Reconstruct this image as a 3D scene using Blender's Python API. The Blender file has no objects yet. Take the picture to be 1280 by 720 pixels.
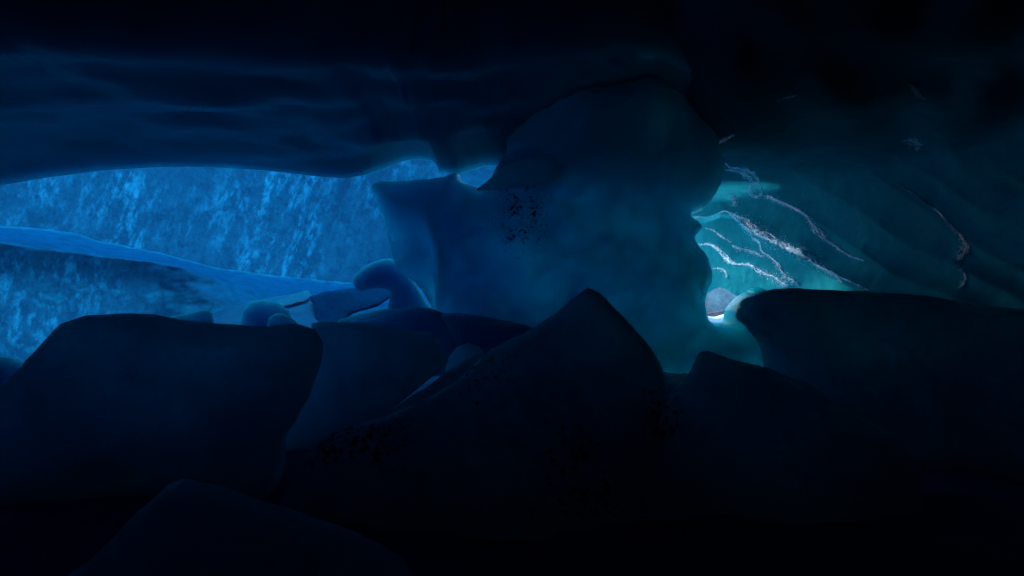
import bpy, math, random
import numpy as np
from mathutils import Vector, noise
from mathutils.geometry import delaunay_2d_cdt

# ------------------------------------------------------------------ camera, world, sun, exposure
SC = bpy.context.scene
COL = SC.collection
R = math.radians
K = 1.5 / 1280.0            # 24 mm lens on a 36 mm sensor, per pixel of the 1280-wide photograph
CAMZ = 1.3

cam_d = bpy.data.cameras.new('camera')
cam_d.lens = 24.0
cam_d.sensor_width = 36.0
cam_d.clip_start = 0.05
cam_d.clip_end = 2000.0
cam = bpy.data.objects.new('camera', cam_d)
COL.objects.link(cam)
cam.location = (0, 0, CAMZ)
cam.rotation_euler = (R(90), 0, 0)
SC.camera = cam

SUN_EL, SUN_AZ = R(28), R(-38)      # azimuth measured from +Y towards +X
world = bpy.data.worlds.new('World')
SC.world = world
world.use_nodes = True
wn = world.node_tree.nodes
wl = world.node_tree.links
wn.clear()
sky = wn.new('ShaderNodeTexSky')
sky.sky_type = 'NISHITA'
sky.sun_disc = False
sky.sun_elevation = SUN_EL
sky.sun_rotation = SUN_AZ
sky.air_density = 1.0
sky.dust_density = 0.4
bg = wn.new('ShaderNodeBackground')
bg.inputs['Strength'].default_value = 0.12
wo = wn.new('ShaderNodeOutputWorld')
wl.new(sky.outputs[0], bg.inputs['Color'])
wl.new(bg.outputs[0], wo.inputs['Surface'])

sun_d = bpy.data.lights.new('sun', 'SUN')
sun_d.energy = 1.5
sun_d.angle = R(12)
sun_d.color = (1.0, 0.985, 0.96)
sun = bpy.data.objects.new('sun', sun_d)
COL.objects.link(sun)
sdir = Vector((math.sin(SUN_AZ) * math.cos(SUN_EL), math.cos(SUN_AZ) * math.cos(SUN_EL), math.sin(SUN_EL)))
sun.rotation_euler = sdir.to_track_quat('Z', 'Y').to_euler()
sun.location = sdir * 60

SC.view_settings.view_transform = 'Standard'
SC.view_settings.look = 'None'
SC.view_settings.gamma = 1.0
SC.view_settings.use_curve_mapping = False
SC.view_settings.exposure = 2.5
SC.cycles.max_bounces = 10
SC.cycles.diffuse_bounces = 5
SC.cycles.glossy_bounces = 4
SC.cycles.use_denoising = True
SC.cycles.sample_clamp_indirect = 4.0
SC.cycles.caustics_reflective = False
SC.cycles.caustics_refractive = False

# ------------------------------------------------------------------ helpers
def P(px, py, d):
    return Vector(((px - 640.0) * K * d, d, CAMZ + (360.0 - py) * K * d))

def fbm(p, scale, octv=4):
    return noise.fractal(p * scale, 1.0, 2.0, octv)

def sstep(a, b, x):
    if a == b:
        return 0.0 if x < a else 1.0
    t = min(1.0, max(0.0, (x - a) / (b - a)))
    return t * t * (3 - 2 * t)

def lerp(a, b, t):
    return a + (b - a) * t

def curve(xs, ys):
    return lambda x: float(np.interp(x, xs, ys))

def link_mesh(name, verts, faces, mat, parent=None, smooth=True):
    me = bpy.data.meshes.new(name)
    me.from_pydata([tuple(v) for v in verts], [], faces)
    if smooth:
        me.polygons.foreach_set('use_smooth', [True] * len(me.polygons))
    me.materials.append(mat)
    me.update()
    o = bpy.data.objects.new(name, me)
    COL.objects.link(o)
    if parent is not None:
        o.parent = parent
    return o

def tag(o, label, cat, group=None):
    o['label'] = label
    o['category'] = cat
    if group:
        o['group'] = group
    return o

def structure(o):
    o['kind'] = 'structure'
    return o

def catmull(pts, closed=True, step=4.0, soft=0.5):
    """Smooth a pixel polyline and resample it every `step` pixels."""
    pts = [np.array(p, float) for p in pts]
    n = len(pts)
    out = []
    rng = range(n) if closed else range(n - 1)
    for i in rng:
        if closed:
            p0, p1, p2, p3 = pts[i - 1], pts[i], pts[(i + 1) % n], pts[(i + 2) % n]
        else:
            p1, p2 = pts[i], pts[i + 1]
            p0 = pts[i - 1] if i > 0 else 2 * p1 - p2
            p3 = pts[i + 2] if i + 2 < n else 2 * p2 - p1
        L = np.linalg.norm(p2 - p1)
        m = max(1, int(round(L / step)))
        # centripetal-like tension keeps corners from overshooting
        t1 = (p2 - p0) * soft
        t2 = (p3 - p1) * soft
        l1, l2 = np.linalg.norm(t1), np.linalg.norm(t2)
        if l1 > L: t1 *= L / l1
        if l2 > L: t2 *= L / l2
        for j in range(m):
            t = j / m
            h00 = 2 * t**3 - 3 * t**2 + 1; h10 = t**3 - 2 * t**2 + t
            h01 = -2 * t**3 + 3 * t**2;    h11 = t**3 - t**2
            out.append(h00 * p1 + h10 * t1 + h01 * p2 + h11 * t2)
    if not closed:
        out.append(pts[-1])
    return out

def seg_dist(q, poly):
    """distance of every point q[n,2] to the closed outline poly[m,2]"""
    a = poly
    b = np.roll(poly, -1, axis=0)
    ab = b - a
    den = (ab ** 2).sum(1) + 1e-12
    best = np.full(len(q), 1e9)
    for s in range(0, len(q), 2000):
        qq = q[s:s + 2000, None, :]
        t = np.clip(((qq - a) * ab).sum(2) / den, 0, 1)
        d = np.sqrt((((a + t[..., None] * ab) - qq) ** 2).sum(2)).min(1)
        best[s:s + 2000] = d
    return best

def floor_z(x, y):
    v = Vector((x, y, 0))
    amp = lerp(0.20, 0.08, sstep(5.5, 8, y))
    return amp * fbm(v, 0.6) + 0.05 * fbm(v, 2.2) + 0.45 * sstep(6.5, 10.5, y) - 0.05

def inflate(name, outline, depth, mat, front=0.35, back=0.9, rf=0.3, rb=0.6, res=0.06, seed=0,
            rough=0.03, rscale=1.5, relief=None, parent=None, step=4.0, jag=0.0, thick=None, soft=0.5, deepen=0.0):
    """A solid whose middle section is the outline: `depth` is metres or f(px,py), the front swells
    towards the camera by `front` metres, the back by `back`; the edge is rounded over rf / rb metres."""
    rnd = random.Random(seed)
    df = depth if callable(depth) else (lambda px, py: depth)
    pix = catmull(outline, True, step, soft)
    off = Vector((seed * 7.31, seed * 3.17, seed * 1.73))
    P3 = [P(p[0], p[1], df(p[0], p[1])) for p in pix]
    if jag:
        P3 = [p + Vector((noise.noise(p * 2.3 + off), 0, noise.noise(p * 2.3 - off))) * jag
              + Vector((noise.noise(p * 9 + off), 0, noise.noise(p * 9 - off))) * jag * 0.35 for p in P3]
    for p in P3:                                   # nothing reaches below the cave floor
        p.z = max(p.z, floor_z(p.x, p.y) - 0.03)
    poly = np.array([[p.x, p.z] for p in P3])
    # fitted plane y = a x + b z + c of the outline's depth
    A = np.c_[poly, np.ones(len(poly))]
    co = np.linalg.lstsq(A, np.array([p.y for p in P3]), rcond=None)[0]
    x0, z0 = poly.min(0); x1, z1 = poly.max(0)
    pts = [Vector(p) for p in poly]
    nb = len(pts)
    inner = []
    z = z0
    while z < z1:
        x = x0
        while x < x1:
            inner.append((x + rnd.uniform(-.3, .3) * res, z + rnd.uniform(-.3, .3) * res))
            x += res
        z += res
    q = np.array(inner)
    d = seg_dist(q, poly)
    # inside test
    ins = np.zeros(len(q), bool)
    a = poly; b = np.roll(poly, -1, axis=0)
    for (ax, az), (bx, bz) in zip(a, b):
        c = ((az > q[:, 1]) != (bz > q[:, 1]))
        with np.errstate(divide='ignore', invalid='ignore'):
            xi = (bx - ax) * (q[:, 1] - az) / (bz - az) + ax
        ins ^= (c & (q[:, 0] < xi))
    keep = ins & (d > res * 0.45)
    allp = pts + [Vector(p) for p in q[keep]]
    v2, _, f2, *_ = delaunay_2d_cdt(allp, [], [list(range(nb))], 1, 1e-6)
    arr = np.array([[v.x, v.y] for v in v2])
    dist = seg_dist(arr, poly)
    on = dist < 1e-4
    ry = co[0] * arr[:, 0] + co[1] * arr[:, 1] + co[2]
    verts, idxf, idxb = [], [], []
    def prof(d, r):
        t = min(1.0, d / r)
        return math.sqrt(max(0.0, 1 - (1 - t) ** 2))
    for i, (x, zz) in enumerate(arr):
        base = Vector((x, ry[i], zz))
        w = prof(dist[i], rf)
        h = front * w
        if relief is not None:
            h += relief(x, zz, dist[i]) * min(1.0, dist[i] / 0.05)
        nz = (fbm(base + off, rscale) * rough + fbm(base + off, rscale * 6, 3) * rough * 0.16) * min(1.0, dist[i] / 0.08)
        idxf.append(len(verts)); verts.append(Vector((x, ry[i] - h + nz, zz)))
    for i, (x, zz) in enumerate(arr):
        if on[i]:
            idxb.append(idxf[i])
        else:
            base = Vector((x, ry[i], zz))
            idxb.append(len(verts))
            if thick:            # a curtain: the back follows the front at this thickness
                yb = min(ry[i] + back * prof(dist[i], rb), verts[idxf[i]].y + (thick(x, zz) if callable(thick) else thick) * (0.25 + 0.75 * prof(dist[i], rb)))
            else:
                yb = ry[i] + back * prof(dist[i], rb) + deepen * max(0.0, z1 - 0.35 - zz) * prof(dist[i], 0.3)
            verts.append(Vector((x, yb + fbm(base - off, rscale) * rough * 0.15, zz)))
    faces = []
    for f in f2:
        faces.append([idxf[i] for i in f])
        faces.append([idxb[i] for i in reversed(f)])
    o = link_mesh(name, verts, faces, mat, parent)
    return o

def ray_sheet(name, pxs, pys, dfun, mat, parent=None, rough=0.05, rscale=0.8, seed=0, hole=None):
    """A wall as one sheet over a lattice of directions, each at its own distance."""
    off = Vector((seed * 5.1, seed * 2.3, seed))
    verts = []
    for py in pys:
        for px in pxs:
            d = dfun(px, py)
            p = P(px, py, d)
            n = fbm(p + off, rscale) * rough + fbm(p + off, rscale * 5, 3) * rough * 0.2
            verts.append(P(px, py, d + n))
    nx = len(pxs)
    faces = []
    for j in range(len(pys) - 1):
        for i in range(nx - 1):
            a = j * nx + i
            if hole and hole(0.5 * (pxs[i] + pxs[i + 1]), 0.5 * (pys[j] + pys[j + 1])):
                continue
            faces.append((a, a + nx, a + nx + 1, a + 1))
    return link_mesh(name, verts, faces, mat, parent)

# ------------------------------------------------------------------ materials
def nt(name):
    m = bpy.data.materials.new(name)
    m.use_nodes = True
    t = m.node_tree
    t.nodes.clear()
    return m, t, t.nodes, t.links

def ramp(t, fac, stops):
    r = t.nodes.new('ShaderNodeValToRGB')
    e = r.color_ramp.elements
    while len(e) < len(stops):
        e.new(0.5)
    for el, (pos, c) in zip(e, stops):
        el.position = pos
        el.color = (c[0], c[1], c[2], 1) if isinstance(c, (tuple, list)) else (c, c, c, 1)
    t.links.new(fac, r.inputs[0])
    return r.outputs[0]

def tex(t, co, scale, detail=5, rough=0.6, vec_scale=None, rot=None, dist=0.0):
    n = t.nodes.new('ShaderNodeTexNoise')
    n.inputs['Scale'].default_value = scale
    n.inputs['Detail'].default_value = detail
    n.inputs['Roughness'].default_value = rough
    n.inputs['Distortion'].default_value = dist
    if vec_scale or rot:
        mp = t.nodes.new('ShaderNodeMapping')
        if rot:
            mr = t.nodes.new('ShaderNodeMapping')
            mr.inputs['Rotation'].default_value = rot
            t.links.new(co, mr.inputs[0])
            co = mr.outputs[0]
        if vec_scale: mp.inputs['Scale'].default_value = vec_scale
        t.links.new(co, mp.inputs[0])
        co = mp.outputs[0]
    t.links.new(co, n.inputs['Vector'])
    return n.outputs['Fac']

def mix(t, fac, a, b):
    m = t.nodes.new('ShaderNodeMix')
    m.data_type = 'RGBA'
    for sock, v in ((m.inputs[0], fac), (m.inputs[6], a), (m.inputs[7], b)):
        if hasattr(v, 'is_linked'):
            t.links.new(v, sock)
        elif isinstance(v, (int, float)):
            sock.default_value = v
        else:
            sock.default_value = (v[0], v[1], v[2], 1)
    return m.outputs[2]

def math_n(t, op, a, b=None):
    m = t.nodes.new('ShaderNodeMath')
    m.operation = op
    for i, v in enumerate((a, b)):
        if v is None: continue
        if hasattr(v, 'is_linked'): t.links.new(v, m.inputs[i])
        else: m.inputs[i].default_value = v
    return m.outputs[0]

def dirt_mask(t, co, spots):
    """Grit frozen into the ice: specks inside soft patches at given places."""
    tot = None
    for (x, y, z, r) in spots:
        d = t.nodes.new('ShaderNodeVectorMath'); d.operation = 'DISTANCE'
        t.links.new(co, d.inputs[0]); d.inputs[1].default_value = (x, y, z)
        s = math_n(t, 'SUBTRACT', 1.0, math_n(t, 'DIVIDE', d.outputs['Value'], r))
        s = math_n(t, 'MAXIMUM', s, 0.0)
        tot = s if tot is None else math_n(t, 'MAXIMUM', tot, s)
    n = tex(t, co, 24, 6, 0.75)
    n2 = tex(t, co, 4.0, 3, 0.6)
    v = math_n(t, 'ADD', n, math_n(t, 'MULTIPLY', n2, 0.35))
    v = math_n(t, 'ADD', v, math_n(t, 'MULTIPLY', math_n(t, 'MINIMUM', tot, 0.6), 0.22))
    on = math_n(t, 'GREATER_THAN', tot, 0.001)
    return math_n(t, 'MULTIPLY', sm(t, v, 0.80, 0.92), on)

def sm(t, v, a, b):
    m = t.nodes.new('ShaderNodeMapRange')
    m.interpolation_type = 'SMOOTHSTEP'
    m.inputs[1].default_value = a; m.inputs[2].default_value = b
    t.links.new(v, m.inputs[0])
    return m.outputs[0]

def ice(name, deep, pale, sss=0.0, radius=(0.05, 0.35, 0.8), rough=(0.25, 0.5), bump=0.25, scale=1.0,
        streak=None, dirt=None, frost=(0.55, 0.75), spec=0.5, ior=1.31, glow=0.0, across=None, top_light=None):
    m, t, N, L = nt(name)
    geo = N.new('ShaderNodeNewGeometry')
    co = geo.outputs['Position']
    big = tex(t, co, 0.8 * scale, 5, 0.6)
    fine = tex(t, co, 22 * scale, 6, 0.7)
    mid = tex(t, co, 5 * scale, 6, 0.65)
    v = math_n(t, 'ADD', math_n(t, 'MULTIPLY', big, 0.5), math_n(t, 'ADD', math_n(t, 'MULTIPLY', mid, 0.3), math_n(t, 'MULTIPLY', fine, 0.2)))
    fac = sm(t, v, frost[0] - 0.12, frost[1] - 0.12)
    if streak:
        s1 = tex(t, co, 1.0, 8, 0.72, vec_scale=streak['scale'], rot=streak['rot'], dist=0.4)
        s2 = tex(t, co, 0.42, 3, 0.55)
        s3 = tex(t, co, 9.0, 5, 0.7, vec_scale=(1, 1, 0.6))
        st = math_n(t, 'MULTIPLY', sm(t, math_n(t, 'ADD', math_n(t, 'MULTIPLY', s1, 0.6), math_n(t, 'MULTIPLY', s3, 0.4)), streak['lo'], streak['hi']), sm(t, s2, 0.42, 0.60))
        fac = math_n(t, 'ADD', math_n(t, 'MULTIPLY', st, 0.75), math_n(t, 'MULTIPLY', sm(t, math_n(t, 'ADD', math_n(t, 'MULTIPLY', mid, 0.5), math_n(t, 'MULTIPLY', fine, 0.5)), 0.3, 0.7), 0.25))
    colr = mix(t, fac, deep, pale)
    if top_light:                                # faces turned upward painted paler, standing in for skylight on the ledge
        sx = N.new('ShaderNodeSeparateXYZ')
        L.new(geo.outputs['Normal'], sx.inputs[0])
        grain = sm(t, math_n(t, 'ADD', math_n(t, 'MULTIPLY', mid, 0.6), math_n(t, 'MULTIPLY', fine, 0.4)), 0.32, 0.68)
        colr = mix(t, sm(t, sx.outputs[2], 0.25, 1.0), colr, mix(t, grain, [c * 0.55 for c in top_light], top_light))
    if across:                              # pillar ice turns from blue to green-blue; the roof gets painted shade
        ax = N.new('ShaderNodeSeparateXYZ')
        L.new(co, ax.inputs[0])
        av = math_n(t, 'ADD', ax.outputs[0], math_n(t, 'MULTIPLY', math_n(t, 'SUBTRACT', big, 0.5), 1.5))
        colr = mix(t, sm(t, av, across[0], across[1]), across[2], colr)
    if dirt:
        colr = mix(t, dirt_mask(t, co, dirt), colr, (0.012, 0.03, 0.035))
    b = N.new('ShaderNodeBsdfPrincipled')
    L.new(colr, b.inputs['Base Color'])
    b.inputs['IOR'].default_value = ior
    b.inputs['Specular IOR Level'].default_value = spec
    rr = N.new('ShaderNodeMapRange')
    rr.inputs[3].default_value = rough[0]; rr.inputs[4].default_value = rough[1]
    L.new(fac, rr.inputs[0])
    L.new(rr.outputs[0], b.inputs['Roughness'])
    if sss:
        b.inputs['Subsurface Weight'].default_value = sss
        b.inputs['Subsurface Radius'].default_value = radius
        b.inputs['Subsurface Scale'].default_value = 1.0
        b.inputs['Subsurface Anisotropy'].default_value = 0.6
    bp = N.new('ShaderNodeBump')
    bp.inputs['Strength'].default_value = bump
    bp.inputs['Distance'].default_value = 0.03
    L.new(v, bp.inputs['Height'])
    L.new(bp.outputs[0], b.inputs['Normal'])
    out = N.new('ShaderNodeOutputMaterial')
    if glow:                                # light from outside diffusing through the sheet of ice
        tr = N.new('ShaderNodeBsdfTranslucent')
        L.new(colr, tr.inputs['Color'])
        L.new(bp.outputs[0], tr.inputs['Normal'])
        mx = N.new('ShaderNodeMixShader')
        mx.inputs[0].default_value = glow
        L.new(b.outputs[0], mx.inputs[1]); L.new(tr.outputs[0], mx.inputs[2])
        L.new(mx.outputs[0], out.inputs['Surface'])
    else:
        L.new(b.outputs[0], out.inputs['Surface'])
    return m

def at(px, py, d, r):
    p = P(px, py, d)
    return (p.x, p.y, p.z, r)

M = {}
M['ceiling'] = ice('ceiling_ice', (0.010, 0.38, 0.45), (0.015, 0.46, 0.53), sss=1.0, radius=(0.03, 0.65, 0.75), frost=(0.5, 0.74), across=(2.3, 0.5, (0.008, 0.14, 0.18)), bump=0.2, scale=0.5, spec=0.2,  # roof colour darkens to the right: painted shade that also hides a seam
                   dirt=[at(240, 152, 6.5, 0.35), at(530, 60, 4.6, 0.5), at(590, 70, 4.9, 0.4)])
M['shell'] = ice('shell_ice', (0.015, 0.17, 0.30), (0.03, 0.26, 0.44), bump=0.2, scale=0.5, spec=0.2)
M['wall_left'] = ice('wall_ice', (0.001, 0.026, 0.082), (0.003, 0.135, 0.32), glow=0.5, spec=0.15,  top_light=(0.004, 0.26, 0.54), bump=0.5, rough=(0.3, 0.6),
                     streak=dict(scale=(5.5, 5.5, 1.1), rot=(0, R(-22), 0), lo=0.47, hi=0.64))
M['wall_right'] = ice('wet_wall_ice', (0.008, 0.19, 0.225), (0.016, 0.28, 0.32), bump=0.25, rough=(0.5, 0.6), scale=0.6, spec=0.0, glow=0.4)
M['ridge'] = ice('frosted_ridge_ice', (0.46, 0.74, 0.86), (0.72, 0.92, 1.0), bump=1.0, rough=(0.08, 0.25), scale=2.6, spec=1.0, ior=1.7, frost=(0.5, 0.7))
M['pillar'] = ice('pillar_ice', (0.02, 0.715, 0.755), (0.04, 0.785, 0.81), sss=1.0, radius=(0.03, 0.85, 1.0), frost=(0.5, 0.74), across=(-2.0, 1.2, (0.02, 0.62, 0.76)), spec=0.15, rough=(0.25, 0.45), bump=0.2,
                  dirt=[at(655, 262, 8.1, 0.5), at(652, 290, 8.1, 0.45), at(634, 305, 8.1, 0.35), at(668, 318, 8.1, 0.3), at(640, 335, 8.1, 0.25)])
M['block'] = ice('block_ice', (0.02, 0.65, 0.69), (0.04, 0.865, 0.89), sss=1.0, spec=0.3, frost=(0.5, 0.74), dirt=[at(425, 545, 3.8, 0.32), at(470, 535, 3.8, 0.3), at(715, 600, 3.8, 0.35), at(735, 640, 3.7, 0.3), at(600, 470, 3.8, 0.25), at(826, 520, 3.85, 0.2)], radius=(0.03, 1.1, 1.25), rough=(0.3, 0.5), bump=0.5)
M['clear'] = ice('clear_ice', (0.01, 0.37, 0.47), (0.015, 0.48, 0.57), sss=1.0, spec=0.0, frost=(0.5, 0.74), radius=(0.03, 0.62, 0.7), rough=(0.25, 0.4), bump=0.3)
M['floor'] = ice('floor_ice', (0.01, 0.22, 0.44), (0.02, 0.38, 0.62), spec=0.1, bump=0.5, rough=(0.3, 0.6))
M['fin'] = ice('fin_ice', (0.02, 0.78, 0.84), (0.04, 0.90, 0.93), sss=1.0, radius=(0.03, 1.6, 1.8), spec=0.1, rough=(0.4, 0.5), bump=0.3)
M['blue'] = ice('blue_ice', (0.008, 0.325, 0.44), (0.012, 0.44, 0.55), sss=1.0, radius=(0.03, 0.60, 0.7), spec=0.05, bump=0.5, rough=(0.4, 0.6), frost=(0.5, 0.74))
M['sheet'] = ice('sheet_ice', (0.003, 0.13, 0.30), (0.006, 0.22, 0.44), spec=0.0, bump=0.6, rough=(0.5, 0.6), frost=(0.5, 0.74))
M['snowy'] = ice('snow_dusted_ice', (0.015, 0.36, 0.60), (0.03, 0.58, 0.82), spec=0.1, bump=0.6, rough=(0.4, 0.6), frost=(0.5, 0.74))
M['gleam'] = ice('painted_gleam_ice', (0.02, 0.62, 0.85), (0.04, 0.74, 0.90), spec=0.1, bump=0.3, rough=(0.3, 0.5))  # bright colour stands in for light caught at the slab tip
M['snow'] = ice('snow', (0.60, 0.70, 0.84), (0.76, 0.84, 0.94), bump=0.6, rough=(0.6, 0.9))
M['pale'] = ice('pale_ice', (0.16, 0.22, 0.22), (0.40, 0.48, 0.46), bump=1.0, rough=(0.5, 0.7))
M['rock'] = ice('rock', (0.06, 0.06, 0.065), (0.16, 0.155, 0.15), bump=1.0, rough=(0.7, 0.9))

# ------------------------------------------------------------------ the cave shell
def frange(a, b, n):
    return [a + (b - a) * i / (n - 1) for i in range(n)]

# roof slab: its underside runs from behind the camera to a rim in front of the lit crevasse
rim_px = [-500, -200, 0, 60, 130, 200, 260, 330, 400, 432, 455, 480, 505, 520, 540, 546, 549, 560, 575, 585, 605, 622, 632, 660, 700, 760, 800, 2200]
rim_py = [300, 262, 232, 222, 213, 209, 209, 213, 221, 223, 219, 211, 201, 199, 201, 207, 216, 217, 218, 214, 208, 207, 206, 200, 196, 203, 222, 222]
rim_y = curve(rim_px, rim_py)
rim_d = curve([-500, 0, 400, 550, 640, 720, 800, 2200], [6.5, 7.6, 8.4, 8.7, 8.8, 9.5, 11.4, 11.4])  # right end of the roof extended further back, unseen, to limit the exit light
hollow = curve([-9, -4, -1.9, 0.1, 0.8, 1.5, 2.5, 9], [4.2, 4.7, 5.2, 5.8, 6.0, 6.2, 6.6, 7.0])
def build_ceiling():
    pxs = frange(-500, 500, 150)[:-1] + frange(500, 640, 80)[:-1] + frange(640, 1500, 60)
    ts = [i / 90 for i in range(91)]
    verts, faces = [], []
    for px in pxs:
        d = rim_d(px); p = P(px, rim_y(px), d)
        zs = sum(P(q, rim_y(q), rim_d(q)).z for q in range(int(px) - 120, int(px) + 121, 20)) / 13
        for t in ts:                                   # underside, from behind the camera to the rim
            y = lerp(-6.0, d, t)
            s = d - y
            x = p.x * (0.35 + 0.65 * sstep(-6, d, y)) if False else p.x
            z = lerp(p.z, max(zs, p.z - 0.08), sstep(0.0, 1.3, s)) + 0.02 * s + 0.22 * (1 - math.exp(-s * 1.2))
            z += 0.6 * sstep(2.2, 3.6, x)
            amp = min(1.0, s / 0.6)
            z += amp * (0.14 * fbm(Vector((x * 0.35, y * 0.8, 3)), 1.0, 3) + 0.05 * fbm(Vector((x, y * 1.6, 7)), 1.2, 4) + 0.02 * fbm(Vector((x * 0.7 + y * 0.4, y * 5, 2)), 1.3, 4))
            # a lip runs across the roof; on the near side the ice is melted out into a high hollow
            yl = hollow(x) + 0.25 * fbm(Vector((x * 0.8, 0, 9)), 1.0, 3)
            z += 0.75 * sstep(0.0, 1.1, yl - y) + 0.05 * math.exp(-((y - yl - 0.1) / 0.12) ** 2) * -1.0
            yl2 = yl + 0.75 + 0.2 * math.sin(x * 1.1)
            z -= 0.07 * sstep(-0.05, 0.25, y - yl2) * math.exp(-max(0, y - yl2) * 1.5) * amp
            verts.append(Vector((x, y, z)))
        for (dy, dz) in ((0.04, 0.05), (0.12, 0.25), (0.25, 0.6), (0.5, 1.2), (0.8, 2.2), (1.0, 4.0)):   # back face of the slab
            verts.append(Vector((p.x, d + dy + 0.1 * fbm(Vector((p.x, dz, 1)), 1.0), p.z + dz)))
        verts.append(Vector((p.x, -6.0, 8.0)))
    n = len(ts) + 7
    for i in range(len(pxs) - 1):
        for j in range(n - 1):
            a = i * n + j
            faces.append((a, a + n, a + n + 1, a + 1))
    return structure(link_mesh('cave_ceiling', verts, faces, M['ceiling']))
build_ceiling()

# left back wall of the crevasse with its sloping ledge
led_u = curve([-500, 0, 60, 95, 125, 200, 270, 320, 420, 560], [276, 283, 287, 292, 303, 317, 336, 342, 352, 364])
led_l = curve([-500, 0, 60, 120, 190, 230, 270, 300, 330, 420, 560], [290, 302, 310, 318, 325, 332, 348, 360, 370, 382, 392])
wall_bow = curve([-500, -150, 0, 200, 350, 450, 560, 700], [6.0, 9.0, 10.6, 12.0, 12.6, 12.7, 12.8, 13.0])
def left_wall_d(px, py):
    u, l = led_u(px), led_l(px)
    base = wall_bow(px)
    t = sstep(u - 1.5, l + 3, py)
    stepd = lerp(1.1, 1.5, sstep(180, 420, px))
    d = base - stepd * t
    if py > l:
        d -= (py - l) * lerp(0.0012, 0.026, sstep(150, 400, px))
    d += 0.12 * math.sin(px * 0.021) * (1 - t)
    if py < 210:
        d += (210 - py) * 0.003
    return max(d, 4.5)
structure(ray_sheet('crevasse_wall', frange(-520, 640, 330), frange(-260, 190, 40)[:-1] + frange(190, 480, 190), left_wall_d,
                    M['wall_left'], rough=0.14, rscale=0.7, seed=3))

# right wall: a dome of wet ice that starts at the exit and closes over to the right
rw = curve([820, 870, 930, 1000, 1100, 1200, 1300, 1500, 1900], [14.2, 13.6, 12.2, 10.6, 8.9, 7.6, 6.6, 5.2, 4.0])
lip = curve([820, 862, 880, 900, 915, 940, 1000, 1060, 1100], [276, 272, 272, 266, 268, 292, 322, 352, 372])
def right_wall_d(px, py):
    a = rw(px)
    if py < 345:
        b = (1.75 + 1.1 * sstep(225, 150, py) * sstep(930, 740, px) + 0.2 * noise.noise(Vector((px * 0.011, py * 0.016, 8.0))) * sstep(220, 150, py)) / ((360 - py) * K)
        k = 1.2
        h = max(k - abs(a - b), 0) / k
        a = min(a, b) - h * h * k * 0.25
    # behind the lip the wall is hollowed towards the exit
    s = sstep(lip(px) - 2, lip(px) + 7, py) * (1 - sstep(1000, 1090, px))
    a += 1.3 * s
    q = (py - 0.62 * (px - 900)) / 26.0 + 0.6 * noise.noise(Vector((px * 0.012, py * 0.012, 4)))
    a += 0.10 * abs(math.sin(q * 1.6)) * sstep(150, 230, py)
    a -= min(0.7, 0.012 * max(0, py - 330)) * (1 - s)
    return max(a, 2.8)
RW = structure(ray_sheet('wet_ice_wall', frange(690, 820, 40)[:-1] + frange(820, 1120, 260)[:-1] + frange(1120, 1900, 110), frange(-420, 180, 60)[:-1] + frange(180, 385, 170)[:-1] + frange(385, 640, 30),
                         right_wall_d, M['wall_right'], rough=0.10, rscale=0.9, seed=5, hole=lambda px, py: (px < 838 and py > 175) or px < 925 and py > 366 + 6 * math.sin(px * 0.11)))

# unseen blocker added behind the pillar to cut the light from the exit
def behind_d(px, py):
    return 13.0 + 0.5 * math.sin(px * 0.02) + 0.8 * sstep(690, 742, px)
structure(ray_sheet('exit_light_block', frange(640, 742, 30), frange(-260, 480, 80), behind_d, M['wall_left'], rough=0.15, rscale=0.7, seed=8))

# shell behind and beside the camera, closed and dark
def build_shell():
    prof = [(-6.5, 7.2), (-6.6, 4.0), (-6.3, 0.0), (-5.0, -3.5), (-1.5, -5.2), (2.0, -5.4), (5.2, -3.4), (6.4, 0.0), (6.2, 3.0), (5.6, 5.0)]
    pl = catmull([(p[0] * 100, p[1] * 100) for p in prof], False, 20)
    verts, faces = [], []
    zs = frange(-0.6, 8.2, 40)
    for p in pl:
        for z in zs:
            v = Vector((p[0] / 100, p[1] / 100, z))
            s = 1 + 0.05 * fbm(v, 0.5)
            verts.append(Vector((v.x * s, v.y * s, z)))
    n = len(zs)
    for i in range(len(pl) - 1):
        for j in range(n - 1):
            a = i * n + j
            faces.append((a, a + 1, a + n + 1, a + n))
    return structure(link_mesh('cave_wall', verts, faces, M['shell']))
build_shell()

# floor
def build_floor():
    xs = frange(-14, 12, 150); ys = frange(-7, 15.5, 130)
    verts, faces = [], []
    for y in ys:
        for x in xs:
            z = floor_z(x, y) + 0.05
            if (x == xs[0] and y < 6) or x == xs[-1] or y == ys[0] or (y == ys[-1] and x > 5.6):
                z = 8.5                      # unseen rim added to block light, gaps left for sun and sky
            verts.append(Vector((x, y, z - 0.05)))
    n = len(xs)
    for j in range(len(ys) - 1):
        for i in range(n - 1):
            a = j * n + i
            faces.append((a, a + 1, a + n + 1, a + n))
    return structure(link_mesh('cave_floor', verts, faces, M['floor']))
build_floor()

# snowfield outside the exit, running on to the horizon
def build_snow():
    verts, faces = [], []
    rs = [0] + [1.6 ** i * 2 for i in range(15)]
    n = 48
    for r in rs:
        for a in range(n):
            an = 2 * math.pi * a / n
            x, y = 4 + r * math.cos(an), 24 + r * math.sin(an)
            inside = max(0.0, 1 - max(0, y - 15.0) / 2.5) if y < 17.5 else 0
            z = 0.35 + 0.3 * fbm(Vector((x, y, 0)), 0.15) * min(1, r / 8)
            z -= 1.2 * sstep(16.5, 14.5, y) if False else 0
            if y < 15.2: z = -0.3
            verts.append(Vector((x, y, z)))
    for i in range(len(rs) - 1):
        for a in range(n):
            b = (a + 1) % n
            faces.append((i * n + a, (i + 1) * n + a, (i + 1) * n + b, i * n + b))
    return structure(link_mesh('snow_ground', verts, faces, M['snow']))
build_snow()

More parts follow.
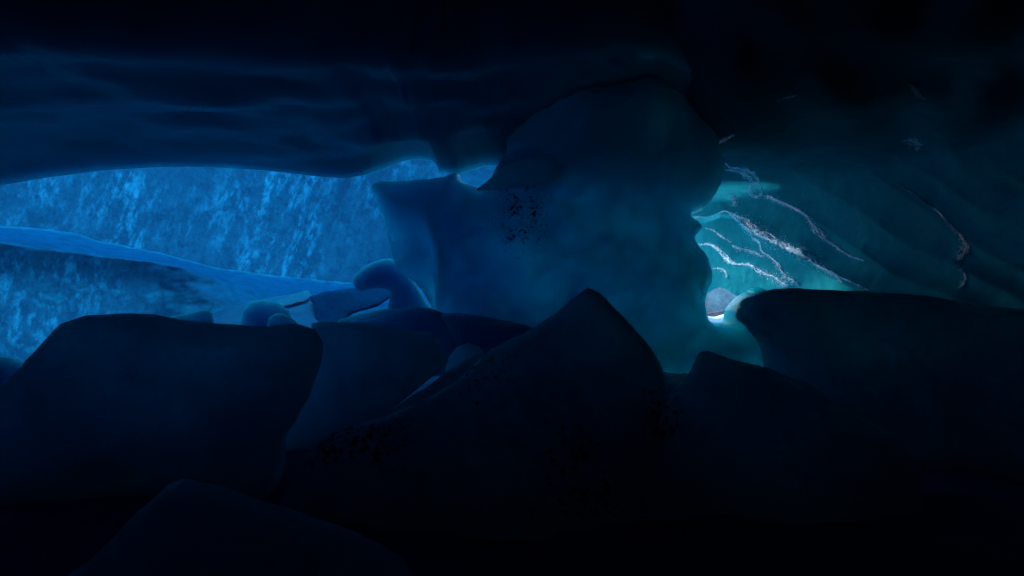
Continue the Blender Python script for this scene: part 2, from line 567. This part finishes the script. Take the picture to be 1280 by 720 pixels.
# ------------------------------------------------------------------ pillar between the two chambers
def pillar_relief(x, z, d):
    h = 0.0
    # the face flares out towards the roof
    h += 1.5 * (1 - 0.55 * sstep(1.2, 2.2, x)) * sstep(2.25, 3.3, z) ** 2
    h -= 0.8 * sstep(2.75, 3.05, z) * sstep(0.8, 0.1, x)
    # fold down the left side: the strip beside it turns towards the crevasse
    fx = -0.98 + 0.10 * math.sin((z - 1.0) * 1.6) - 0.15 * sstep(1.6, 2.2, z)
    h -= 0.30 * sstep(fx + 0.06, fx - 0.10, x) * sstep(2.35, 1.9, z)
    h += 0.12 * math.exp(-((x - fx - 0.02) / 0.07) ** 2) * sstep(2.2, 1.8, z)
    # hollow of the dark face
    h -= 0.25 * math.exp(-((x + 0.1) / 0.7) ** 2 - ((z - 1.5) / 0.5) ** 2)
    h += 0.10 * fbm(Vector((x, 0, z * 1.4)), 1.1, 4) + 0.035 * abs(noise.noise(Vector((x * 2.6 + 0.8 * z, 3, z * 2.1)))) + 0.012 * fbm(Vector((x, 6, z)), 7.0, 3)
    return h
pil = inflate('ice_pillar',
    [(466, 240), (469, 232), (480, 229), (520, 227), (552, 224), (575, 219), (578, 227), (592, 232), (606, 233), (622, 212), (630, 192), (596, 150), (600, 105), (680, 75), (770, 80), (828, 132),
     (872, 178), (896, 212), (894, 242), (880, 262), (862, 270), (872, 277), (875, 286), (867, 296), (871, 306), (882, 318), (888, 342), (886, 356), (880, 372), (882, 392),
     (886, 402), (895, 404), (903, 402), (907, 388), (916, 376), (928, 366), (944, 358), (956, 364), (985, 400), (1010, 450), (1000, 510), (700, 510), (560, 480), (548, 420), (539, 386), (520, 356), (497, 335), (488, 312), (480, 275)],
    8.9, M['pillar'], front=0.7, back=1.5, rf=0.7, rb=0.6, res=0.045, soft=0.4, jag=0.02, seed=11, rough=0.10, rscale=1.0, relief=pillar_relief, step=3, thick=lambda x, z: 0.58 + 1.3 * sstep(2.3, 3.3, z) * sstep(-0.6, 0.4, x))
tag(pil, 'massive smooth ice pillar from roof to floor, beaked edge and saddle at the exit', 'ice pillar')

# dark fin hanging under the roof beside the little window
fin = inflate('ice_fin', [(596, 238), (612, 225), (632, 207), (660, 198), (690, 196), (697, 204), (705, 208), (700, 222), (680, 230), (650, 234), (620, 238)],
              7.15, M['fin'], front=0.02, back=0.05, rf=0.06, rb=0.1, res=0.035, seed=12, rough=0.02, soft=0.3, jag=0.015, step=2)
tag(fin, 'dark wedge of ice hanging below the roof in front of the pillar', 'ice fin')

# ------------------------------------------------------------------ ice in the crevasse
hook = inflate('ice_overhang', [(441, 352), (444, 343), (455, 333), (474, 325), (486, 323), (500, 328), (512, 343), (523, 360), (532, 376), (541, 392), (520, 420), (478, 420),
                            (484, 392), (486, 378), (489, 366), (480, 361), (466, 361), (452, 364), (445, 361)],
               9.3, M['blue'], front=0.06, back=0.3, rf=0.08, rb=0.25, res=0.04, soft=0.4, jag=0.01, seed=13, rough=0.03, step=2)
tag(hook, 'dark hooked ice knob curling out beside the pillar foot', 'ice knob')

def facets(x, z, d):
    """broad melt hollows and a few flat broken planes"""
    c = noise.cell(Vector((x * 0.9 + 0.3 * z, z * 0.8, 2.0)))
    return 0.10 * fbm(Vector((x, 1.0, z)), 0.9, 3) + 0.05 * fbm(Vector((x * 1.3, 4.0, z * 2.2)), 2.0, 4) + 0.02 * c * min(1.0, d / 0.3) - 0.03 * max(0.0, noise.noise(Vector((x * 4.5, 9.0, z * 5.5)))) + 0.008 * fbm(Vector((x, 2.0, z)), 11.0, 3)

def block(name, outline, depth, label, mat='block', cat='ice block', group=None, **kw):
    o = inflate(name, outline, depth, M[mat], **kw)
    groups = {'ice_block': 'fallen ice blocks', 'ice_slab': 'tilted ice slabs'}
    return tag(o, label, cat, group or groups.get(name))

block('ice_slab', [(258, 412), (264, 392), (300, 379), (345, 371), (386, 363), (390, 372), (396, 384), (400, 402), (380, 425), (300, 430)],
      lambda px, py: 10.4 - (py - 363) * 0.02, 'pale bright slab of ice sloping up to a thin tip with a painted gleam', 'snowy', front=0.025, back=0.25, rf=0.03, rb=0.2, res=0.05, soft=0.05, jag=0.018, seed=21, rough=0.02, step=3)
block('ice_slab', [(386, 371), (410, 364), (440, 360), (470, 357), (494, 358), (488, 372), (470, 383), (440, 392), (420, 410), (395, 412), (394, 385)],
      lambda px, py: 10.1 - (py - 360) * 0.012, 'smooth blue slab of ice tilted under the hooked knob', 'sheet', front=0.025, back=0.25, rf=0.03, rb=0.2, res=0.05, soft=0.05, jag=0.018, seed=22, rough=0.02, step=3)
block('ice_block', [(300, 412), (306, 388), (316, 377), (328, 375), (346, 378), (360, 386), (364, 396), (366, 425), (300, 430)],
      8.6, 'small rounded ice block leaning against the pale slab', 'blue', front=0.025, back=0.2, rf=0.03, rb=0.3, res=0.04, soft=0.05, jag=0.018, seed=23, step=2)
block('ice_block', [(332, 415), (338, 396), (348, 390), (358, 392), (368, 400), (376, 410), (378, 432), (334, 436)],
      7.6, 'very small dark ice lump between two larger blocks', 'blue', front=0.025, back=0.2, rf=0.03, rb=0.2, res=0.03, soft=0.05, jag=0.018, seed=24, step=2)
block('ice_block', [(190, 408), (205, 398), (228, 392), (258, 387), (264, 390), (265, 415), (250, 440), (195, 440)],
      7.8, 'low wedge of dark ice showing above the broad front block', 'blue', front=0.025, back=0.3, rf=0.03, rb=0.3, res=0.04, soft=0.05, jag=0.018, seed=25, step=2)
block('ice_block', [(-40, 452), (-10, 446), (10, 448), (26, 455), (32, 470), (30, 500), (-40, 520)],
      7.2, 'low rounded ice lump at the foot of the crevasse wall', 'blue', front=0.025, back=0.4, rf=0.03, rb=0.3, res=0.04, soft=0.05, jag=0.018, seed=26, step=3)
block('ice_block', [(405, 420), (425, 400), (450, 393), (480, 386), (510, 384), (540, 386), (552, 391), (562, 410), (578, 425), (574, 470), (420, 470)],
      7.6, 'low dark ice block sloping down below the hooked knob', 'blue', front=0.025, back=0.16, rf=0.03, rb=0.4, res=0.05, soft=0.05, jag=0.018, seed=27, step=3)
block('ice_slab', [(552, 392), (575, 391), (610, 396), (655, 406), (672, 412), (640, 440), (600, 450), (575, 440), (564, 415)],
      7.4, 'pale tilted ice sheet resting against the pillar foot', 'blue', front=0.025, back=0.16, rf=0.03, rb=0.3, res=0.05, soft=0.05, jag=0.018, seed=28, step=3)
block('ice_block', [(555, 480), (560, 450), (572, 434), (586, 429), (598, 433), (606, 445), (620, 470), (610, 520), (560, 520)],
      6.2, 'small rounded ice lump wedged behind the peaked block', 'block', front=0.025, back=0.16, rf=0.03, rb=0.25, res=0.04, soft=0.05, jag=0.018, seed=29, step=3)

block('gleam_shard', [(336, 380), (362, 369), (386, 362), (390, 370), (380, 377), (350, 385)],
      lambda px, py: 10.32 - (py - 362) * 0.02, 'thin shard painted bright cyan as a gleam at the tip of the pale slab', 'gleam', 'ice shard', front=0.01, back=0.03, rf=0.02, rb=0.05, res=0.025, soft=0.1, seed=30, rough=0.004, step=1.5)

# ------------------------------------------------------------------ fallen blocks in the foreground
block('ice_block', [(941, 402), (945, 384), (955, 369), (970, 361), (1000, 360), (1040, 361), (1110, 367), (1200, 378), (1330, 392), (1400, 430), (1420, 600), (1200, 640), (1025, 620), (1010, 520), (982, 448), (964, 426), (948, 412)],
      lambda px, py: 6.0 - max(0, px - 930) * 0.0028, 'huge long ice block beside the wet wall with a sharp undercut end', 'block', front=0.06, back=1.1, rf=0.035, rb=0.35, res=0.06, soft=0.10, jag=0.02, relief=facets, deepen=0.9, seed=41, rough=0.06)
BROAD = block('ice_block', [(-120, 560), (-60, 520), (0, 482), (45, 436), (78, 404), (105, 394), (140, 392), (200, 396), (260, 403), (315, 409), (350, 406), (372, 405), (396, 414), (406, 432), (403, 455), (388, 492), (366, 530), (344, 565), (320, 660), (100, 720), (-120, 700)],
      4.4, 'broad ice block with long flat top and sparkling frosted right edge', 'block', front=0.06, back=0.36, rf=0.035, rb=1.3, res=0.05, soft=0.10, jag=0.02, relief=facets, deepen=0.9, seed=42, rough=0.05)
block('ice_block', [(300, 640), (330, 560), (380, 480), (392, 430), (388, 404), (420, 401), (470, 404), (510, 411), (540, 416), (551, 424), (556, 440), (562, 452), (540, 472), (505, 500), (478, 524), (440, 620)],
      5.4, 'angular ice block with a slanted right side beside the broad one', 'block', front=0.06, back=0.36, rf=0.035, rb=1.3, res=0.05, soft=0.10, jag=0.02, relief=facets, deepen=0.9, seed=43, rough=0.04)
block('ice_block', [(470, 560), (490, 515), (540, 478), (575, 452), (600, 440), (640, 450), (660, 520), (600, 600), (500, 620)],
      4.9, 'narrow ice slab squeezed in behind the peaked block', 'block', front=0.06, back=0.36, rf=0.035, rb=1.3, res=0.05, soft=0.10, jag=0.02, relief=facets, deepen=0.9, seed=44, rough=0.03)
block('ice_block', [(372, 580), (400, 545), (440, 530), (480, 520), (540, 494), (585, 462), (612, 436), (650, 418), (690, 394), (715, 374), (736, 360), (752, 368), (775, 391), (800, 420), (822, 450), (834, 482), (828, 530), (812, 600), (800, 690), (760, 740), (560, 760), (420, 700), (360, 640)],
      3.9, 'large peaked ice block like a tent in front of the pillar', 'block', front=0.06, back=0.36, rf=0.035, rb=1.3, res=0.05, soft=0.10, jag=0.02, relief=facets, deepen=0.9, seed=45, rough=0.06)
block('ice_block', [(790, 600), (832, 505), (856, 470), (872, 442), (884, 437), (920, 448), (962, 462), (1010, 480), (1060, 508), (1110, 545), (1150, 590), (1160, 700), (1080, 760), (880, 760), (790, 700)],
      3.9, 'dark gently sloping ice block right of the tent shaped one', 'block', front=0.06, back=0.36, rf=0.035, rb=1.3, res=0.05, soft=0.10, jag=0.02, relief=facets, deepen=0.9, seed=46, rough=0.05)
block('ice_block', [(60, 740), (110, 700), (160, 650), (205, 608), (228, 599), (270, 604), (320, 622), (380, 640), (450, 668), (505, 700), (530, 760), (480, 860), (100, 860)],
      2.5, 'low dark ice block lying in front of the broad one', 'block', front=0.06, back=0.36, rf=0.035, rb=1.3, res=0.04, soft=0.10, jag=0.02, relief=facets, deepen=0.9, seed=47, rough=0.04)

# ------------------------------------------------------------------ frosted ridges on the wet wall
def ridge(pts, widths, seed, height):
    """a rib of refrozen meltwater on the wall: several thin glassy strands that wander inside one band"""
    rnd = random.Random(seed)
    pl = catmull(pts, False, 1.0)
    n = len(pl)
    band = [float(np.interp(i / max(1, n - 1), np.linspace(0, 1, len(widths)), widths)) for i in range(n)]
    count = 2 + int(max(band) * 2.0)
    verts, faces = [], []
    m = 5
    for k in range(count):
        lane = rnd.uniform(-1, 1) if k else 0.0
        i0 = 0 if k == 0 else int(rnd.uniform(0, 0.6) * n)
        i1 = n if k == 0 else min(n, i0 + int(rnd.uniform(0.2, 0.6) * n) + 4)
        if i1 - i0 < 3:
            continue
        base = len(verts)
        for i in range(i0, i1):
            tan = pl[min(i + 1, n - 1)] - pl[max(i - 1, 0)]
            tan = tan / (np.linalg.norm(tan) + 1e-9)
            nor = np.array([-tan[1], tan[0]])
            wob = noise.noise(Vector((i * 0.09, seed * 3.1, k * 5.7))) * 0.9 + 0.35 * noise.noise(Vector((i * 0.4, seed, k)))
            c = pl[i] + nor * band[i] * (lane * 0.8 + wob * 0.7)
            end = min(1.0, (i - i0 + 0.3) / 3.0, (i1 - i - 0.7) / 3.0)
            ww = (0.28 + 0.07 * band[i]) * (0.45 + 1.3 * abs(noise.noise(Vector((i * 0.21, seed * 1.7, k * 2.2))))) * end + 0.06
            for j in range(m):
                s = (j / (m - 1)) * 2 - 1
                q = c + nor * s * ww
                d = right_wall_d(q[0], q[1])
                pos = P(q[0], q[1], d)
                nn = fbm(pos + Vector((25.5, 11.5, 5)), 0.9) * 0.10 + fbm(pos + Vector((25.5, 11.5, 5)), 4.5, 3) * 0.02
                rise = (1 - s * s) * height * (0.5 + ww) * (0.5 + abs(noise.noise(pos * 16 + Vector((seed, k, 0)))) * 1.5)
                verts.append(P(q[0], q[1], d + nn - rise - 0.006 + (0.012 if abs(s) == 1 else 0)))
        for i in range(i1 - i0 - 1):
            if k and noise.noise(Vector((i * 0.3, seed * 1.9, k * 3.3))) < -0.15:
                continue
            for j in range(m - 1):
                a = base + i * m + j
                faces.append((a, a + m, a + m + 1, a + 1))
    # crystals frozen along the band
    for _ in range(int(sum(band) * 4.0 + n * 1.6)):
        i = rnd.randrange(n)
        tan = pl[min(i + 1, n - 1)] - pl[max(i - 1, 0)]
        tan = tan / (np.linalg.norm(tan) + 1e-9)
        nor = np.array([-tan[1], tan[0]])
        if noise.noise(Vector((i * 0.13, seed * 2.3, 1.0))) < rnd.uniform(-0.7, 0.25):
            continue
        side = rnd.gauss(0, 0.75)
        q = pl[i] + nor * band[i] * (side + 0.4 * noise.noise(Vector((i * 0.09, seed * 3.1, 0))))
        d = right_wall_d(q[0], q[1])
        pos = P(q[0], q[1], d)
        nn = fbm(pos + Vector((25.5, 11.5, 5)), 0.9) * 0.10 + fbm(pos + Vector((25.5, 11.5, 5)), 4.5, 3) * 0.02
        pos = P(q[0], q[1], d + nn)
        r = rnd.uniform(0.35, 1.25) * K * d
        b = len(verts)
        for k in range(3):
            a = rnd.uniform(0, 2.0) + k * 2.1
            verts.append(pos + Vector((math.cos(a) * r, 0.006 * rnd.uniform(-1, 1), math.sin(a) * r * 0.8)))
        verts.append(pos + Vector((rnd.uniform(-.6, .6) * r, -r * rnd.uniform(0.4, 1.1), rnd.uniform(-.6, .6) * r)))
        faces += [(b, b + 1, b + 3), (b + 1, b + 2, b + 3), (b + 2, b, b + 3)]
    return link_mesh('ice_ridge', verts, faces, M['ridge'], RW, smooth=False)

RIDGES = [
    ([(907, 204), (912, 209), (922, 210), (936, 214), (943, 220), (949, 228)], [0.6, 1.2, 2.5, 3, 1.5]),
    ([(903, 213), (915, 213), (926, 216), (936, 222), (944, 229)], [0.8, 1.4, 3, 3, 2]),
    ([(949, 228), (950, 236), (952, 243), (943, 246), (938, 238), (941, 231), (948, 229)], [1.2, 1.2, 1.8, 2.2, 2.2, 1.4]),
    ([(950, 243), (962, 247), (975, 253), (990, 259), (1004, 267), (1013, 276), (1020, 287), (1031, 296), (1045, 307), (1060, 318), (1080, 326)], [1.5, 2.0, 2.4, 2.0, 1.6, 4.0, 5.0, 2.4, 1.8, 1.4, 0.4]),
    ([(904, 243), (912, 243), (918, 248), (919, 254), (914, 258)], [0.8, 1.5, 2.5, 3.2, 1]),
    ([(912, 266), (922, 271), (934, 277), (945, 288), (955, 294), (972, 302), (985, 310), (1003, 315), (1014, 320), (1022, 330), (1033, 338), (1043, 344), (1052, 353)], [1.0, 4.0, 7.5, 9, 8, 6.5, 5, 6, 7, 5, 3.5, 2.0, 1.2]),
    ([(916, 270), (926, 280), (936, 288), (941, 298), (949, 303), (952, 314), (961, 320), (970, 328), (975, 336), (981, 346), (992, 352), (998, 357)], [0.8, 1.2, 1.5, 1.4, 1.0, 0.9, 1.0, 2.2, 3.0, 3.5, 4, 1]),
    ([(916, 307), (926, 311), (938, 314), (948, 318), (957, 321)], [0.8, 2.2, 2.6, 1.8, 0.8]),
    ([(874, 306), (886, 305), (896, 310), (906, 320), (917, 329), (936, 331), (948, 338), (962, 344), (975, 352), (985, 357)], [0.8, 1.3, 2.2, 3.2, 1.4, 1.4, 4.0, 4.0, 4.5, 2]),
    ([(882, 285), (892, 288), (903, 296), (914, 303)], [0.3, 1.0, 2.0, 0.6]),
    ([(1043, 344), (1058, 350), (1072, 356), (1086, 363)], [1.0, 0.8, 0.8, 0.5]),
    ([(862, 273), (874, 271), (886, 272), (897, 267), (906, 264), (914, 267)], [1.0, 0.7, 0.9, 0.6, 0.6, 0.8]),
    ([(890, 336), (900, 336), (907, 341), (909, 347)], [0.4, 0.8, 2.0, 1.0]),
    ([(844, 163), (852, 154), (858, 148)], [1.2, 1.5, 0.8]),
    ([(892, 180), (902, 176), (918, 168)], [1.5, 2.0, 1.0]),
    ([(972, 126), (985, 122), (998, 119)], [0.8, 1.2, 0.6]),
    ([(1122, 230), (1140, 240), (1158, 253), (1172, 264), (1184, 278), (1196, 290), (1206, 302)], [0.5, 1.0, 1.5, 1.0, 0.8, 2.5, 5]),
    ([(1206, 298), (1208, 308), (1202, 320), (1194, 330)], [3, 6, 6, 3]),
    ([(1200, 336), (1206, 346), (1204, 356), (1199, 360)], [2, 3.5, 3.5, 1.5]),
    ([(1130, 102), (1140, 108), (1146, 116), (1156, 124)], [2, 3, 3, 1]),
    ([(1128, 176), (1140, 176), (1150, 180), (1146, 188)], [1.5, 4, 4, 1.5]),
]
for i, (pts, w) in enumerate(RIDGES):
    ridge(pts, w, i + 1, 0.026)

# ------------------------------------------------------------------ outside the exit
block('ice_mound', [(840, 402), (846, 352), (880, 350), (895, 356), (908, 360), (925, 368), (950, 385), (960, 420), (860, 420)],
      19.0, 'smooth grey mound of old ice just outside the exit gap', 'pale', 'ice mound', front=0.6, back=1.5, rf=0.8, rb=1.0, res=0.1, seed=51, rough=0.03, step=3)
block('rock_slab', [(870, 393), (884, 391), (896, 389), (908, 388), (920, 389), (924, 394), (900, 396), (872, 397)],
      17.6, 'low dark rock slab lying in the snow outside the exit', 'rock', 'rock', front=0.2, back=0.4, rf=0.2, rb=0.3, res=0.06, seed=52, rough=0.05, step=2)
block('snow_bank', [(860, 399), (880, 395), (893, 396), (905, 393), (920, 394), (930, 400), (930, 415), (860, 415)],
      17.0, 'white snow bank in front of the dark rock outside the exit', 'snow', 'snow bank', front=0.2, back=0.4, rf=0.2, rb=0.3, res=0.06, seed=53, rough=0.06, step=2)

# ------------------------------------------------------------------ frost crystals that catch the light
from mathutils.bvhtree import BVHTree
def frost(host, area, count, seed, size=(0.35, 1.1), path=None, spread=3.0):
    """tiny tilted crystals frozen on to the surface of `host`"""
    rnd = random.Random(seed)
    me = host.data
    tree = BVHTree.FromPolygons([v.co for v in me.vertices], [tuple(p.vertices) for p in me.polygons])
    eye = Vector((0, 0, CAMZ))
    verts, faces = [], []
    pl = catmull(path, False, 1.0) if path else None
    for _ in range(count):
        if pl:
            c = pl[rnd.randrange(len(pl))]
            px, py = c[0] + rnd.gauss(0, spread), c[1] + rnd.gauss(0, spread)
        else:
            px, py = rnd.uniform(area[0], area[2]), rnd.uniform(area[1], area[3])
            if noise.noise(Vector((px * 0.12, py * 0.12, seed))) < rnd.uniform(-0.3, 0.4):
                continue
        hit, nor, _, _ = tree.ray_cast(eye, P(px, py, 1.0) - eye)
        if hit is None:
            continue
        if nor.dot(eye - hit) < 0:
            nor = -nor
        r = rnd.uniform(*size) * K * hit.y * (0.6 + 0.8 * rnd.random() ** 3)
        ax = nor.orthogonal().normalized(); ay = nor.cross(ax).normalized()
        a0 = rnd.uniform(0, 6.28); b = len(verts)
        tip = hit + nor * r * rnd.uniform(0.5, 1.0) + (ax * rnd.uniform(-1, 1) + ay * rnd.uniform(-1, 1)) * r * 0.7
        for k in range(4):
            a = a0 + k * 1.5708 + rnd.uniform(-.3, .3)
            verts.append(hit - nor * r * 0.25 + (ax * math.cos(a) + ay * math.sin(a)) * r)
        verts.append(tip)
        faces += [(b + k, b + (k + 1) % 4, b + 4) for k in range(4)]
    o = link_mesh('frost', verts, faces, M['ridge'], host, smooth=False)
    o['kind'] = 'stuff'
    return o
frost(pil, (860, 312, 888, 374), 420, 61)
frost(pil, None, 160, 62, path=[(880, 352), (876, 362), (877, 372)], spread=2.0)
frost(BROAD, None, 420, 63, size=(0.4, 0.9), path=[(405, 440), (403, 455), (395, 477), (386, 496), (375, 516), (364, 534), (352, 554)], spread=1.8)
